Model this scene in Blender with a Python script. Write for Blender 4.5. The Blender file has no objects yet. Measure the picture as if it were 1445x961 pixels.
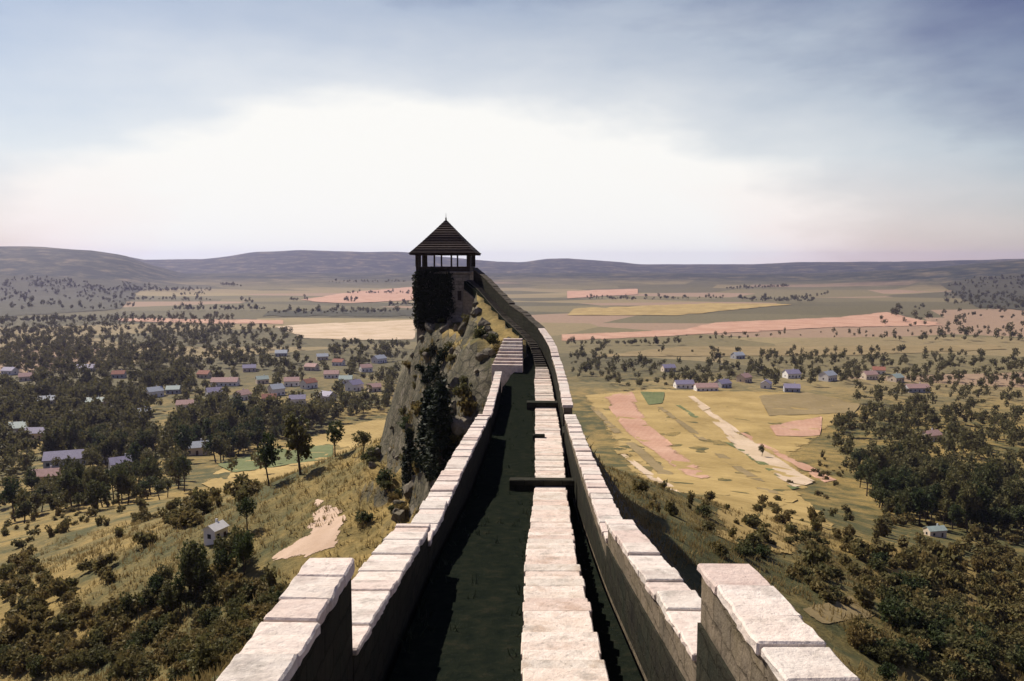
import bpy, bmesh, math, random
import numpy as np
from mathutils import Vector, geometry as mgeo

random.seed(7)
RNG = np.random.default_rng(7)
scene = bpy.context.scene
COL = scene.collection

# ------------------------------------------------------------------ camera
W, H, F = 1445.0, 961.0, 1133.0
PITCH = math.radians(5.47)
cam_d = bpy.data.cameras.new('camera')
cam = bpy.data.objects.new('camera', cam_d)
COL.objects.link(cam)
cam_d.sensor_width = 36.0
cam_d.lens = 36.0 * F / W
cam_d.clip_start = 0.1
cam_d.clip_end = 60000
cam.rotation_euler = (math.pi / 2 - PITCH, 0, 0)
scene.camera = cam
CP, SP = math.cos(PITCH), math.sin(PITCH)

def ray(px, py):
    """slope (dx/dy, dz/dy) of the line of sight through a point of the photograph"""
    u = (px - W / 2) / F
    v = (py - H / 2) / F
    fy = CP - v * SP
    return u / fy, (-SP - v * CP) / fy

def smooth(a, b, t):
    t = np.clip((t - a) / (b - a), 0, 1)
    return t * t * (3 - 2 * t)

# ------------------------------------------------------------------ the wall's path (x of its middle, heights along y)
CX = ([-60, -8, 18, 30, 42, 53, 62, 66, 70, 74, 79, 84, 88, 91, 96], [0.17, 0.17, 0.17, 0.45, 0.8, 1.1, 1.25, 1.15, .4, -.9, -2.2, -3.7, -5.1, -6.4, -7.5])
FZ = ([-60, -8, 0, 11, 30, 42, 53, 62, 66, 70, 74, 79, 84, 88, 91], [-3, -3.3, -4.42, -5.96, -8.65, -9.4, -9.5, -9.2, -8.6, -7.0, -6.1, -5.3, -4.0, -2.7, -1.9])

def cx(y):
    ys = np.asarray(y, float)
    return (np.interp(ys - 1.5, *CX) + np.interp(ys, *CX) * 2 + np.interp(ys + 1.5, *CX)) / 4

def floor_z(y):
    ys = np.asarray(y, float)
    return (np.interp(ys - 1, *FZ) + np.interp(ys, *FZ) * 2 + np.interp(ys + 1, *FZ)) / 4

# ------------------------------------------------------------------ terrain height
HZ = 100.0
def vnoise(x, y, seed=0):
    xi = np.floor(x).astype(np.int64); yi = np.floor(y).astype(np.int64)
    fx = x - xi; fy = y - yi
    fx = fx * fx * (3 - 2 * fx); fy = fy * fy * (3 - 2 * fy)
    def h(a, b):
        n = (a * 374761393 + b * 668265263 + seed * 974711) & 0x7fffffff
        n = ((n ^ (n >> 13)) * 1274126177) & 0x7fffffff
        return ((n ^ (n >> 16)) & 0xffff) / 65535.0
    return (h(xi, yi) * (1 - fx) + h(xi + 1, yi) * fx) * (1 - fy) + (h(xi, yi + 1) * (1 - fx) + h(xi + 1, yi + 1) * fx) * fy

RIDGE = ([-400, -60, 0, 6, 18, 42, 53, 66, 80, 96], [-3, -5, -7.6, -8.2, -11, -13.2, -13.4, -12.6, -11.5, -11.5])
# heights of the far skyline, by position across the photograph
SKY_FAR = ([-900, -200, 0, 180, 205, 290, 330, 360, 420, 560, 700, 735, 770, 800, 880, 905, 1000, 1060, 1120, 1250, 1445, 1700, 2400],
           [354, 354, 356, 362, 366, 366, 361, 356, 353, 354, 369, 370, 365, 364, 370, 373, 373, 373, 370, 369, 366, 362, 360])
SKY_NEAR = ([-900, -200, 0, 60, 130, 180, 210, 260, 1150, 1300, 1380, 1445, 1700, 2400],
            [344, 349, 353, 354, 356, 362, 372, 385, 385, 378, 371, 368, 358, 350])

def terrain(x, y):
    x = np.asarray(x, float); y = np.asarray(y, float)
    yc = np.clip(y, -400, 96)
    dx = x - cx(yc); dy = y - yc
    r = np.sqrt(dx * dx + dy * dy)
    rz = np.interp(yc, *RIDGE)
    rr = np.maximum(0, r - 3.0)
    z = -HZ + (rz + HZ) * (0.9 * np.exp(-rr / 150.0) + 0.1 * np.exp(-rr / 700.0))
    z = z - 8.0 * smooth(2.5, 9, -dx) * smooth(30, 62, y) * np.exp(-rr / 60.0)
    z = z - 7.5 * smooth(2.5, 13, dx) * smooth(22, 66, y) * np.exp(-rr / 90.0)
    bank = smooth(61, 69, y) * (1 - smooth(96, 101, y))
    fl = np.interp(yc, *FZ)
    drop = np.maximum(0, -(dx - .3)); shelf = np.minimum(fl + .35, -6.6 + 4.2 * smooth(-5.0, -3.4, x)) - .35 * drop - .26 * np.maximum(0, drop - 2.2) ** 2
    cr_ = (vnoise(x / 2.2, y / 2.2 + z / 3, 21) - .5) * 1.7 + (vnoise(x / .9, y / .9, 22) - .5) * .8 + (vnoise(x / 4.5, y / 4.5, 23) - .5) * 2.2
    side = 1 - smooth(.9, 1.5, dx)
    z = np.maximum(z, z + (np.maximum(shelf, z) - z) * bank * side) + bank * (1 - smooth(10, 16, -dx)) * smooth(.8, 2.5, -dx) * cr_
    amp = smooth(4, 60, r)
    z = z + amp * (5.0 * (vnoise(x / 55, y / 55, 1) - .5) + 1.6 * (vnoise(x / 17, y / 17, 2) - .5)) * np.exp(-r / 420.0)
    z = z + smooth(3, 14, r) * 0.5 * (vnoise(x / 5, y / 5, 3) - .5)
    d = np.sqrt(x * x + y * y)
    ppx = np.where(y > 1, W / 2 + F * x / np.maximum(y, 1) , np.where(x < 0, -900, 2400))
    hf = (372 - np.interp(ppx, *SKY_FAR)) / F * 6600 + HZ
    hn = (372 - np.interp(ppx, *SKY_NEAR)) / F * 4300 + HZ
    wob = vnoise(x / 420, y / 420, 5) * .65 + vnoise(x / 160, y / 160, 6) * .35
    far = smooth(4700, 6600, d) * hf * (.90 + .14 * wob)
    near = np.maximum(hn, 0) * smooth(2700, 4300, d) * (1 - .5 * smooth(4400, 5400, d)) * (.84 + .24 * wob)
    z = z + np.maximum(far, near)
    return z

def hit(px, py, dmin=14.0):
    """where the line of sight through a point of the photograph meets the ground"""
    a, b = ray(px, py)
    ys = np.concatenate([np.arange(dmin, 200, .5), np.arange(200, 1500, 3), np.arange(1500, 9000, 25)])
    zt = terrain(a * ys, ys)
    m = np.nonzero(zt >= b * ys)[0]
    y = ys[m[0]] if len(m) else ys[-1]
    return a * y, y, float(terrain(a * y, y))

# ------------------------------------------------------------------ helpers
def tag(o, label=None, cat=None, group=None, kind=None):
    if label: o['label'] = label
    if cat: o['category'] = cat
    if group: o['group'] = group
    if kind: o['kind'] = kind
    return o

def empty(name, loc=(0, 0, 0), rz=0.0):
    o = bpy.data.objects.new(name, None)
    COL.objects.link(o); o.location = loc; o.rotation_euler = (0, 0, rz)
    o.empty_display_size = .2
    return o

def mesh_obj(name, verts, faces, mats, parent=None, smooth_=False, idx=None):
    me = bpy.data.meshes.new(name)
    me.from_pydata([tuple(v) for v in verts], [], [tuple(f) for f in faces])
    return link_mesh(name, me, mats, parent, smooth_, idx)

def link_mesh(name, me, mats, parent=None, smooth_=False, idx=None):
    if not isinstance(mats, (list, tuple)): mats = [mats]
    for m in mats:
        if m.name not in me.materials: me.materials.append(m)
    if smooth_:
        me.polygons.foreach_set('use_smooth', [True] * len(me.polygons))
    if idx is not None:
        me.polygons.foreach_set('material_index', np.asarray(idx, np.int32))
    me.update()
    o = bpy.data.objects.new(name, me)
    COL.objects.link(o)
    if parent: o.parent = parent
    return o

def quads_mesh(name, Q):
    """a mesh of loose quads, Q is n x 4 x 3"""
    n = len(Q)
    me = bpy.data.meshes.new(name)
    me.vertices.add(n * 4); me.loops.add(n * 4); me.polygons.add(n)
    me.vertices.foreach_set('co', np.ascontiguousarray(Q, dtype=np.float32).ravel())
    me.loops.foreach_set('vertex_index', np.arange(n * 4, dtype=np.int32))
    me.polygons.foreach_set('loop_start', np.arange(0, n * 4, 4, dtype=np.int32))
    me.update(calc_edges=True)
    return me

class MB:
    def __init__(s): s.v = []; s.f = []
    def box(s, x0, x1, y0, y1, z0, z1, rz=0, c=(0, 0)):
        b = len(s.v)
        for z in (z0, z1):
            for x, y in ((x0, y0), (x1, y0), (x1, y1), (x0, y1)):
                if rz:
                    X = c[0] + (x - c[0]) * math.cos(rz) - (y - c[1]) * math.sin(rz)
                    Y = c[1] + (x - c[0]) * math.sin(rz) + (y - c[1]) * math.cos(rz)
                    x, y = X, Y
                s.v.append((x, y, z))
        for f in ((3, 2, 1, 0), (4, 5, 6, 7), (0, 1, 5, 4), (1, 2, 6, 5), (2, 3, 7, 6), (3, 0, 4, 7)):
            s.f.append(tuple(b + i for i in f))
    def poly(s, pts):
        b = len(s.v); s.v += pts; s.f.append(tuple(range(b, b + len(pts))))
    def tube(s, pts, radii, n=7):
        b = len(s.v)
        for k, (p, r) in enumerate(zip(pts, radii)):
            p = Vector(p)
            t = (Vector(pts[min(k + 1, len(pts) - 1)]) - Vector(pts[max(k - 1, 0)])).normalized()
            a = t.orthogonal().normalized(); c = t.cross(a)
            for i in range(n):
                w = 2 * math.pi * i / n
                s.v.append(tuple(p + r * (math.cos(w) * a + math.sin(w) * c)))
        for k in range(len(pts) - 1):
            for i in range(n):
                j = (i + 1) % n
                s.f.append((b + k * n + i, b + k * n + j, b + (k + 1) * n + j, b + (k + 1) * n + i))
        s.f.append(tuple(b + (len(pts) - 1) * n + i for i in range(n)))
    def sweep(s, y0, y1, o0, o1, zb, zt, step=.8):
        """a block that follows the wall's path from y0 to y1; offsets and heights may be numbers or functions of y"""
        fn = lambda q: q if callable(q) else (lambda y: q)
        o0, o1, zb, zt = fn(o0), fn(o1), fn(zb), fn(zt)
        n = max(1, int(math.ceil((y1 - y0) / step)))
        b = len(s.v)
        for i in range(n + 1):
            y = y0 + (y1 - y0) * i / n
            c = float(cx(y)); d = float(cx(y + .4) - cx(y - .4)) / .8
            L = math.hypot(1, d); nx, ny = 1 / L, -d / L
            for o, z in ((o0(y), zb(y)), (o1(y), zb(y)), (o1(y), zt(y)), (o0(y), zt(y))):
                s.v.append((c + nx * o, y + ny * o, z))
        for i in range(n):
            a = b + 4 * i
            for k in range(4):
                j = (k + 1) % 4
                s.f.append((a + k, a + j, a + 4 + j, a + 4 + k))
        s.f.append((b + 3, b + 2, b + 1, b)); e = b + 4 * n
        s.f.append((e, e + 1, e + 2, e + 3))
    def build(s, name, mats, parent=None, bevel=0, smooth_=False):
        me = bpy.data.meshes.new(name)
        me.from_pydata(s.v, [], s.f)
        bm = bmesh.new(); bm.from_mesh(me)
        bmesh.ops.recalc_face_normals(bm, faces=bm.faces)
        if bevel:
            bmesh.ops.bevel(bm, geom=[e for e in bm.edges if len(e.link_faces) == 2 and e.calc_face_angle(0) > .6], offset=bevel, segments=1, affect='EDGES')
        bm.to_mesh(me); bm.free()
        return link_mesh(name, me, mats, parent, smooth_)

def rgb(r, g, b):
    """a colour as seen on screen, 0 to 255, to linear"""
    f = lambda c: (c / 255) / 12.92 if c <= 10 else (((c / 255) + .055) / 1.055) ** 2.4
    return (f(r), f(g), f(b), 1)

# ------------------------------------------------------------------ materials
class NT:
    def __init__(s, name):
        s.m = bpy.data.materials.new(name); s.m.use_nodes = True
        s.t = s.m.node_tree; s.t.nodes.clear()
        s.out = s.t.nodes.new('ShaderNodeOutputMaterial')
        s.p = s.t.nodes.new('ShaderNodeBsdfPrincipled')
        s.p.inputs['Roughness'].default_value = .9
        s.p.inputs['Specular IOR Level'].default_value = .15
        s.t.links.new(s.p.outputs[0], s.out.inputs[0])
    def n(s, typ, **kw):
        nd = s.t.nodes.new(typ)
        for k, v in kw.items():
            if hasattr(nd, k): setattr(nd, k, v)
            else: nd.inputs[k].default_value = v
        return nd
    def l(s, a, b): s.t.links.new(a, b)
    def pos(s, scale=(1, 1, 1), obj=False):
        if obj: v = s.n('ShaderNodeTexCoord').outputs['Object']
        else: v = s.n('ShaderNodeNewGeometry').outputs['Position']
        mp = s.n('ShaderNodeMapping'); mp.inputs['Scale'].default_value = scale
        s.l(v, mp.inputs['Vector']); return mp.outputs[0]
    def noise(s, scale, detail=4, rough=.6, vec=None):
        nd = s.n('ShaderNodeTexNoise'); nd.inputs['Scale'].default_value = scale
        nd.inputs['Detail'].default_value = detail; nd.inputs['Roughness'].default_value = rough
        if vec is not None: s.l(vec, nd.inputs['Vector'])
        return nd.outputs['Fac']
    def ramp(s, fac, stops, mode='LINEAR'):
        nd = s.n('ShaderNodeValToRGB'); cr = nd.color_ramp; cr.interpolation = mode
        while len(cr.elements) < len(stops): cr.elements.new(.5)
        for e, (p, c) in zip(cr.elements, stops): e.position = p; e.color = c if not isinstance(c, (int, float)) else (c, c, c, 1)
        s.l(fac, nd.inputs[0]); return nd.outputs[0]
    def mix(s, fac, a, b, mode='MIX'):
        nd = s.n('ShaderNodeMix', data_type='RGBA', blend_type=mode)
        for sock, v in ((nd.inputs[0], fac), (nd.inputs[6], a), (nd.inputs[7], b)):
            if hasattr(v, 'links') or hasattr(v, 'is_linked'): s.l(v, sock)
            else: sock.default_value = v
        return nd.outputs[2]
    def math(s, op, a, b=0.0, clamp=False):
        nd = s.n('ShaderNodeMath', operation=op, use_clamp=clamp)
        for sock, v in ((nd.inputs[0], a), (nd.inputs[1], b)):
            if hasattr(v, 'is_linked'): s.l(v, sock)
            else: sock.default_value = v
        return nd.outputs[0]
    def bump(s, h, strength=.5, dist=.05):
        nd = s.n('ShaderNodeBump'); nd.inputs['Strength'].default_value = strength; nd.inputs['Distance'].default_value = dist
        s.l(h, nd.inputs['Height']); s.l(nd.outputs[0], s.p.inputs['Normal'])
    def color(s, c):
        if hasattr(c, 'is_linked'): s.l(c, s.p.inputs['Base Color'])
        else: s.p.inputs['Base Color'].default_value = c
        return s

def stone(name, a, b, c, scale=1.0, courses=None, bumpy=.6, island=False):
    t = NT(name); t.p.inputs['Specular IOR Level'].default_value = .04; P = t.pos()
    n1 = t.noise(.9 * scale, 6, .65, P); n2 = t.noise(7 * scale, 5, .7, P); n3 = t.noise(2.6 * scale, 3, .6, P)
    col = t.ramp(n1, [(.33, a), (.52, b), (.68, c)])
    col = t.mix(t.ramp(n2, [(.35, .0), (.7, .55)]), col, t.ramp(n3, [(.35, c), (.65, a)]))
    h = t.math('ADD', t.math('MULTIPLY', n2, .7), n1)
    if courses:
        sx = t.n('ShaderNodeSeparateXYZ'); t.l(P, sx.inputs[0])
        cb = t.n('ShaderNodeCombineXYZ')
        t.l(t.math('ADD', t.math('ADD', sx.outputs[1], t.math('MULTIPLY', sx.outputs[0], 1.0)), t.math('MULTIPLY', n3, .15)), cb.inputs[0])
        t.l(t.math('ADD', sx.outputs[2], t.math('MULTIPLY', n3, .22)), cb.inputs[1])
        br = t.n('ShaderNodeTexBrick'); t.l(cb.outputs[0], br.inputs['Vector'])
        br.inputs['Scale'].default_value = 1.0; br.inputs['Brick Width'].default_value = courses[0]; br.inputs['Row Height'].default_value = courses[1]
        br.inputs['Mortar Size'].default_value = .022; br.inputs['Mortar Smooth'].default_value = .3
        br.inputs['Color1'].default_value = (.75, .75, .75, 1); br.inputs['Color2'].default_value = (1.15, 1.1, 1.05, 1); br.inputs['Mortar'].default_value = (.6, .58, .55, 1)
        col = t.mix(.8, col, br.outputs['Color'], 'MULTIPLY')
        h = t.math('SUBTRACT', h, t.math('MULTIPLY', br.outputs['Fac'], 1.2))
    if island:
        ge = t.n('ShaderNodeNewGeometry')
        col = t.mix(.75, col, t.ramp(ge.outputs['Random Per Island'], [(0, (.72, .60, .56, 1)), (.25, (1.0, .94, .88, 1)), (.5, (.80, .80, .76, 1)), (.75, (1.05, 1.02, .98, 1)), (1, (.86, .74, .68, 1))]), 'MULTIPLY')
        n5 = t.noise(2.1, 6, .75, P); col = t.mix(t.ramp(n5, [(.52, 0), (.66, .6)]), col, (.30, .27, .23, 1))
        n6 = t.noise(11, 4, .7, P); col = t.mix(t.ramp(n6, [(.58, 0), (.7, .5)]), col, (.20, .17, .14, 1))
    t.color(col); t.bump(h, bumpy, .06)
    return t.m

M = {}
M['coping'] = stone('pale_lime_coping', (.66, .58, .52, 1), (.76, .70, .64, 1), (.52, .44, .40, 1), 1.4, None, .7, True)
M['strip'] = stone('pale_stair_stone', (.70, .60, .52, 1), (.78, .71, .64, 1), (.52, .42, .34, 1), 1.6, None, .7, True)
M['dark_face'] = stone('shade_dark_stone', (.026, .030, .022, 1), (.038, .036, .026, 1), (.022, .020, .018, 1), 1.2, (.7, .32), .8)  # shade of the inner parapet faces is put into this stone colour
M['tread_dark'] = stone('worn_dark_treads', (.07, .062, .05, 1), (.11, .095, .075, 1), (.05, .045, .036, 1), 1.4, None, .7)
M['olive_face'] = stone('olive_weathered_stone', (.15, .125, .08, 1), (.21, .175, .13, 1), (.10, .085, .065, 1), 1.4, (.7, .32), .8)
M['outer_face'] = stone('outer_wall_stone', (.26, .22, .16, 1), (.34, .29, .22, 1), (.18, .15, .11, 1), 1.0, (.8, .36), .8)
M['tower'] = stone('tower_stone', (.25, .22, .17, 1), (.36, .32, .27, 1), (.17, .15, .12, 1), .8, (.8, .38), .8)
M['rock'] = stone('bluff_rock', (.10, .09, .06, 1), (.22, .19, .145, 1), (.05, .046, .032, 1), .6, None, 1.0)
t = NT('shade_dark_floor'); P = t.pos(); n = t.noise(3.0, 6, .7, P)
t.color(t.ramp(n, [(.3, (.007, .010, .008, 1)), (.55, (.013, .016, .011, 1)), (.75, (.026, .024, .016, 1))])); t.bump(n, .9, .08); t.p.inputs['Specular IOR Level'].default_value = 0; t.p.inputs['Roughness'].default_value = 1; M['shade_floor'] = t.m  # near-black floor colour holds the shade on the walk and in the gutter

def plain_mat(name, col, rough=.8, var=.25, scale=2.0, obj=True):
    t = NT(name); n = t.noise(scale, 4, .6, t.pos(obj=obj))
    a = tuple(c * (1 - var) for c in col[:3]) + (1,); b = tuple(min(1, c * (1 + var)) for c in col[:3]) + (1,)
    t.color(t.ramp(n, [(.3, a), (.7, b)])); t.p.inputs['Roughness'].default_value = rough
    return t.m

t = NT('roof_shingle'); P = t.pos()
wv = t.n('ShaderNodeTexWave', wave_type='BANDS', bands_direction='Z'); wv.inputs['Scale'].default_value = 1.1; wv.inputs['Distortion'].default_value = .6; t.l(P, wv.inputs['Vector'])
n = t.noise(3, 4, .7, P)
t.color(t.ramp(n, [(.3, (.020, .012, .010, 1)), (.6, (.038, .022, .018, 1)), (.8, (.022, .030, .022, 1))])); t.bump(wv.outputs['Fac'], .8, .08); M['shingle'] = t.m
M['timber'] = plain_mat('dark_timber', (.045, .034, .026), .85, .4, 6)

def leaf_mat(name, cols, trans=.25, nscale=.35):
    t = NT(name)
    oi = t.n('ShaderNodeObjectInfo')
    n = t.noise(nscale, 3, .6, t.pos())
    f = t.math('ADD', t.math('MULTIPLY', oi.outputs['Random'], .5), t.math('MULTIPLY', n, .75))
    k = len(cols)
    c = t.ramp(f, [(.2 + .65 * i / (k - 1), q) for i, q in enumerate(cols)])
    t.color(c)
    tr = t.n('ShaderNodeBsdfTranslucent'); t.l(c, tr.inputs[0])
    mx = t.n('ShaderNodeMixShader'); mx.inputs[0].default_value = trans
    t.l(t.p.outputs[0], mx.inputs[1]); t.l(tr.outputs[0], mx.inputs[2]); t.l(mx.outputs[0], t.out.inputs[0])
    t.p.inputs['Roughness'].default_value = .7
    return t.m
M['leaf'] = leaf_mat('broadleaf_foliage', [(.030, .046, .018, 1), (.048, .066, .024, 1), (.085, .090, .034, 1), (.13, .115, .045, 1)], .35)
M['leaf_dry'] = leaf_mat('dry_scrub_foliage', [(.040, .055, .022, 1), (.080, .088, .034, 1), (.13, .12, .046, 1), (.21, .155, .058, 1)], .35)
M['leaf_dark'] = leaf_mat('conifer_foliage', [(.014, .024, .014, 1), (.022, .032, .017, 1), (.032, .036, .020, 1)], .1)
M['ivy'] = leaf_mat('ivy_foliage', [(.016, .022, .012, 1), (.024, .028, .014, 1), (.036, .032, .018, 1)], .1)
M['bark'] = plain_mat('bark', (.07, .052, .038), .9, .4, 5)
M['grass'] = leaf_mat('dry_grass', [(.10, .085, .032, 1), (.20, .155, .06, 1), (.32, .235, .10, 1)], .3, .12)

# ground: dry grass, olive scrub, bare earth; field mosaic on the plain, forest on the hills
t = NT('dry_hill_ground'); P = t.pos()
nb = t.noise(.022, 5, .6, P); nm = t.noise(.13, 5, .65, P); nf = t.noise(1.3, 6, .75, P)
gold = t.ramp(nf, [(.3, (.15, .105, .032, 1)), (.5, (.27, .19, .06, 1)), (.7, (.38, .27, .10, 1))])
olive = t.ramp(nf, [(.3, (.040, .046, .018, 1)), (.6, (.095, .090, .034, 1)), (.8, (.16, .13, .05, 1))])
f1 = t.ramp(t.math('ADD', t.math('MULTIPLY', nb, .55), t.math('MULTIPLY', nm, .5)), [(.46, 0), (.60, 1)])
near = t.mix(f1, olive, gold)
vo = t.n('ShaderNodeTexVoronoi', feature='F1'); vo.inputs['Scale'].default_value = 1.0; vo.inputs['Randomness'].default_value = .85
mp = t.n('ShaderNodeMapping'); mp.inputs['Scale'].default_value = (1 / 420, 1 / 230, 0); mp.inputs['Rotation'].default_value = (0, 0, .25)
t.l(P, mp.inputs['Vector']); t.l(mp.outputs[0], vo.inputs['Vector'])
sv = t.n('ShaderNodeSeparateColor'); t.l(vo.outputs['Color'], sv.inputs[0])
fields = t.ramp(sv.outputs[0], [(0, (.075, .072, .032, 1)), (.18, (.16, .135, .06, 1)), (.36, (.26, .20, .095, 1)), (.54, (.115, .105, .05, 1)), (.68, (.34, .22, .15, 1)), (.80, (.30, .235, .11, 1)), (.9, (.055, .058, .028, 1))], 'CONSTANT')
fields = t.mix(.35, fields, t.ramp(nm, [(.3, (.10, .09, .045, 1)), (.7, (.30, .23, .12, 1))]))
sx = t.n('ShaderNodeSeparateXYZ'); t.l(P, sx.inputs[0])
dd = t.math('SQRT', t.math('ADD', t.math('POWER', sx.outputs[0], 2.0), t.math('POWER', sx.outputs[1], 2.0)))
mr = t.n('ShaderNodeMapRange'); mr.inputs[1].default_value = 520; mr.inputs[2].default_value = 760; t.l(dd, mr.inputs[0])
c = t.mix(mr.outputs[0], near, fields)
forest = t.ramp(t.noise(.010, 5, .7, P), [(.38, (.012, .018, .014, 1)), (.5, (.030, .036, .024, 1)), (.58, (.085, .075, .045, 1)), (.68, (.17, .13, .075, 1))])
mh = t.n('ShaderNodeMapRange'); mh.inputs[1].default_value = -85; mh.inputs[2].default_value = -50
t.l(t.math('ADD', sx.outputs[2], t.math('MULTIPLY', nb, 20)), mh.inputs[0])
md = t.n('ShaderNodeMapRange'); md.inputs[1].default_value = 2400; md.inputs[2].default_value = 2900; t.l(dd, md.inputs[0])
c = t.mix(t.math('MULTIPLY', mh.outputs[0], md.outputs[0]), c, forest)
ge = t.n('ShaderNodeNewGeometry'); sn = t.n('ShaderNodeSeparateXYZ'); t.l(ge.outputs['True Normal'], sn.inputs[0])
rk = t.ramp(t.noise(.55, 6, .75, P), [(.3, (.030, .028, .018, 1)), (.47, (.10, .088, .055, 1)), (.58, (.17, .145, .10, 1)), (.70, (.30, .26, .21, 1))])
vc = t.n('ShaderNodeTexVoronoi', feature='DISTANCE_TO_EDGE'); vc.inputs['Scale'].default_value = .75
wpv = t.n('ShaderNodeTexNoise'); wpv.inputs['Scale'].default_value = .8; wpv.inputs['Detail'].default_value = 5; t.l(P, wpv.inputs['Vector'])
t.l(t.mix(.35, P, wpv.outputs['Color'], 'ADD'), vc.inputs['Vector'])
rk = t.mix(t.ramp(vc.outputs['Distance'], [(0, .9), (.07, 0)]), rk, (.02, .018, .014, 1))
rk = t.mix(t.ramp(t.noise(4.5, 5, .75, P), [(.4, 0), (.65, .6)]), rk, (.05, .05, .03, 1))
c = t.mix(t.ramp(t.math('ADD', sn.outputs[2], t.math('MULTIPLY', nm, .25)), [(.78, 1), (.93, 0)]), c, rk)
t.color(c); t.bump(t.math('ADD', nf, t.math('MULTIPLY', nm, 2)), .7, .35); M['ground'] = t.m

# ------------------------------------------------------------------ ground
NA = 720
radii = [0.0]
r = 1.2
while r < 9200:
    radii.append(r); r *= 1.3 if r < 3 else (1.06 if r < 14 else (1.015 if r < 110 else (1.03 if r < 1500 else 1.045)))
radii.append(9200)
th = np.arange(NA) * 2 * math.pi / NA
V = [(0, 0, float(terrain(0, 0)))]
R_, T_ = np.meshgrid(np.array(radii[1:]), th, indexing='ij')
X = R_ * np.sin(T_); Y = R_ * np.cos(T_)
Z = terrain(X, Y)
verts = np.concatenate([np.array([[0, 0, float(terrain(0., 0.))]]), np.stack([X.ravel(), Y.ravel(), Z.ravel()], 1)])
faces = [(0, 1 + (j + 1) % NA, 1 + j) for j in range(NA)]
nr = len(radii) - 1
for i in range(nr - 1):
    a = 1 + i * NA; b = a + NA
    for j in range(NA):
        k = (j + 1) % NA
        faces.append((a + j, a + k, b + k, b + j))
g = mesh_obj('ground', verts, faces, M['ground'], smooth_=True)
tag(g, 'dry hillside falling to a wide farmed plain with low hills on the skyline', 'ground', kind='structure')

# ------------------------------------------------------------------ fields laid on the ground
def field_mat(name, a, b, ang=0.0, row=.12, fresh=None):
    t = NT(name); P = t.pos()
    n1 = t.noise(.035, 5, .65, P); n2 = t.noise(.4, 5, .7, P)
    mp = t.n('ShaderNodeMapping'); mp.inputs['Rotation'].default_value = (0, 0, ang); t.l(P, mp.inputs['Vector'])
    wv = t.n('ShaderNodeTexWave', wave_type='BANDS', bands_direction='X'); wv.inputs['Scale'].default_value = row
    wv.inputs['Distortion'].default_value = 2.0; wv.inputs['Detail'].default_value = 3; wv.inputs['Detail Scale'].default_value = .6
    t.l(mp.outputs[0], wv.inputs['Vector'])
    f = t.math('ADD', t.math('MULTIPLY', n1, .8), t.math('ADD', t.math('MULTIPLY', n2, .35), t.math('MULTIPLY', wv.outputs['Fac'], .045)))
    t.color(t.ramp(f, [(.45, a), (.85, b)])); t.bump(n2, .5, .3)
    at = t.n('ShaderNodeAttribute', attribute_name='edge')       # ragged margins where the crop thins out
    n3 = t.noise(.16, 6, .75, P); n4 = t.noise(.9, 4, .7, P)
    k = t.math('GREATER_THAN', t.math('ADD', at.outputs['Fac'], .06), t.math('ADD', t.math('MULTIPLY', n3, .9), t.math('MULTIPLY', t.math('SUBTRACT', n4, .5), 1.0)))
    tp = t.n('ShaderNodeBsdfTransparent'); mx = t.n('ShaderNodeMixShader')
    t.l(k, mx.inputs[0]); t.l(tp.outputs[0], mx.inputs[1]); t.l(t.p.outputs[0], mx.inputs[2]); t.l(mx.outputs[0], t.out.inputs[0])
    return t.m
M['f_pink'] = field_mat('ploughed_pink_earth', (.40, .22, .14, 1), (.56, .36, .25, 1), .3)
M['f_cream'] = field_mat('pale_stubble', (.44, .33, .20, 1), (.66, .52, .38, 1), -.5)
M['f_gold'] = field_mat('golden_stubble', (.27, .19, .064, 1), (.50, .36, .14, 1), -.5)
M['f_tan'] = field_mat('tan_pasture', (.20, .15, .065, 1), (.32, .24, .12, 1), -.5)
M['f_green'] = field_mat('green_crop', (.095, .12, .042, 1), (.19, .20, .085, 1), .2)
M['f_track'] = field_mat('pale_pink_bare_earth', (.42, .29, .19, 1), (.66, .50, .38, 1), .8)
M['f_dark'] = field_mat('dark_fallow', (.045, .045, .024, 1), (.095, .085, .045, 1), .2)

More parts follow.
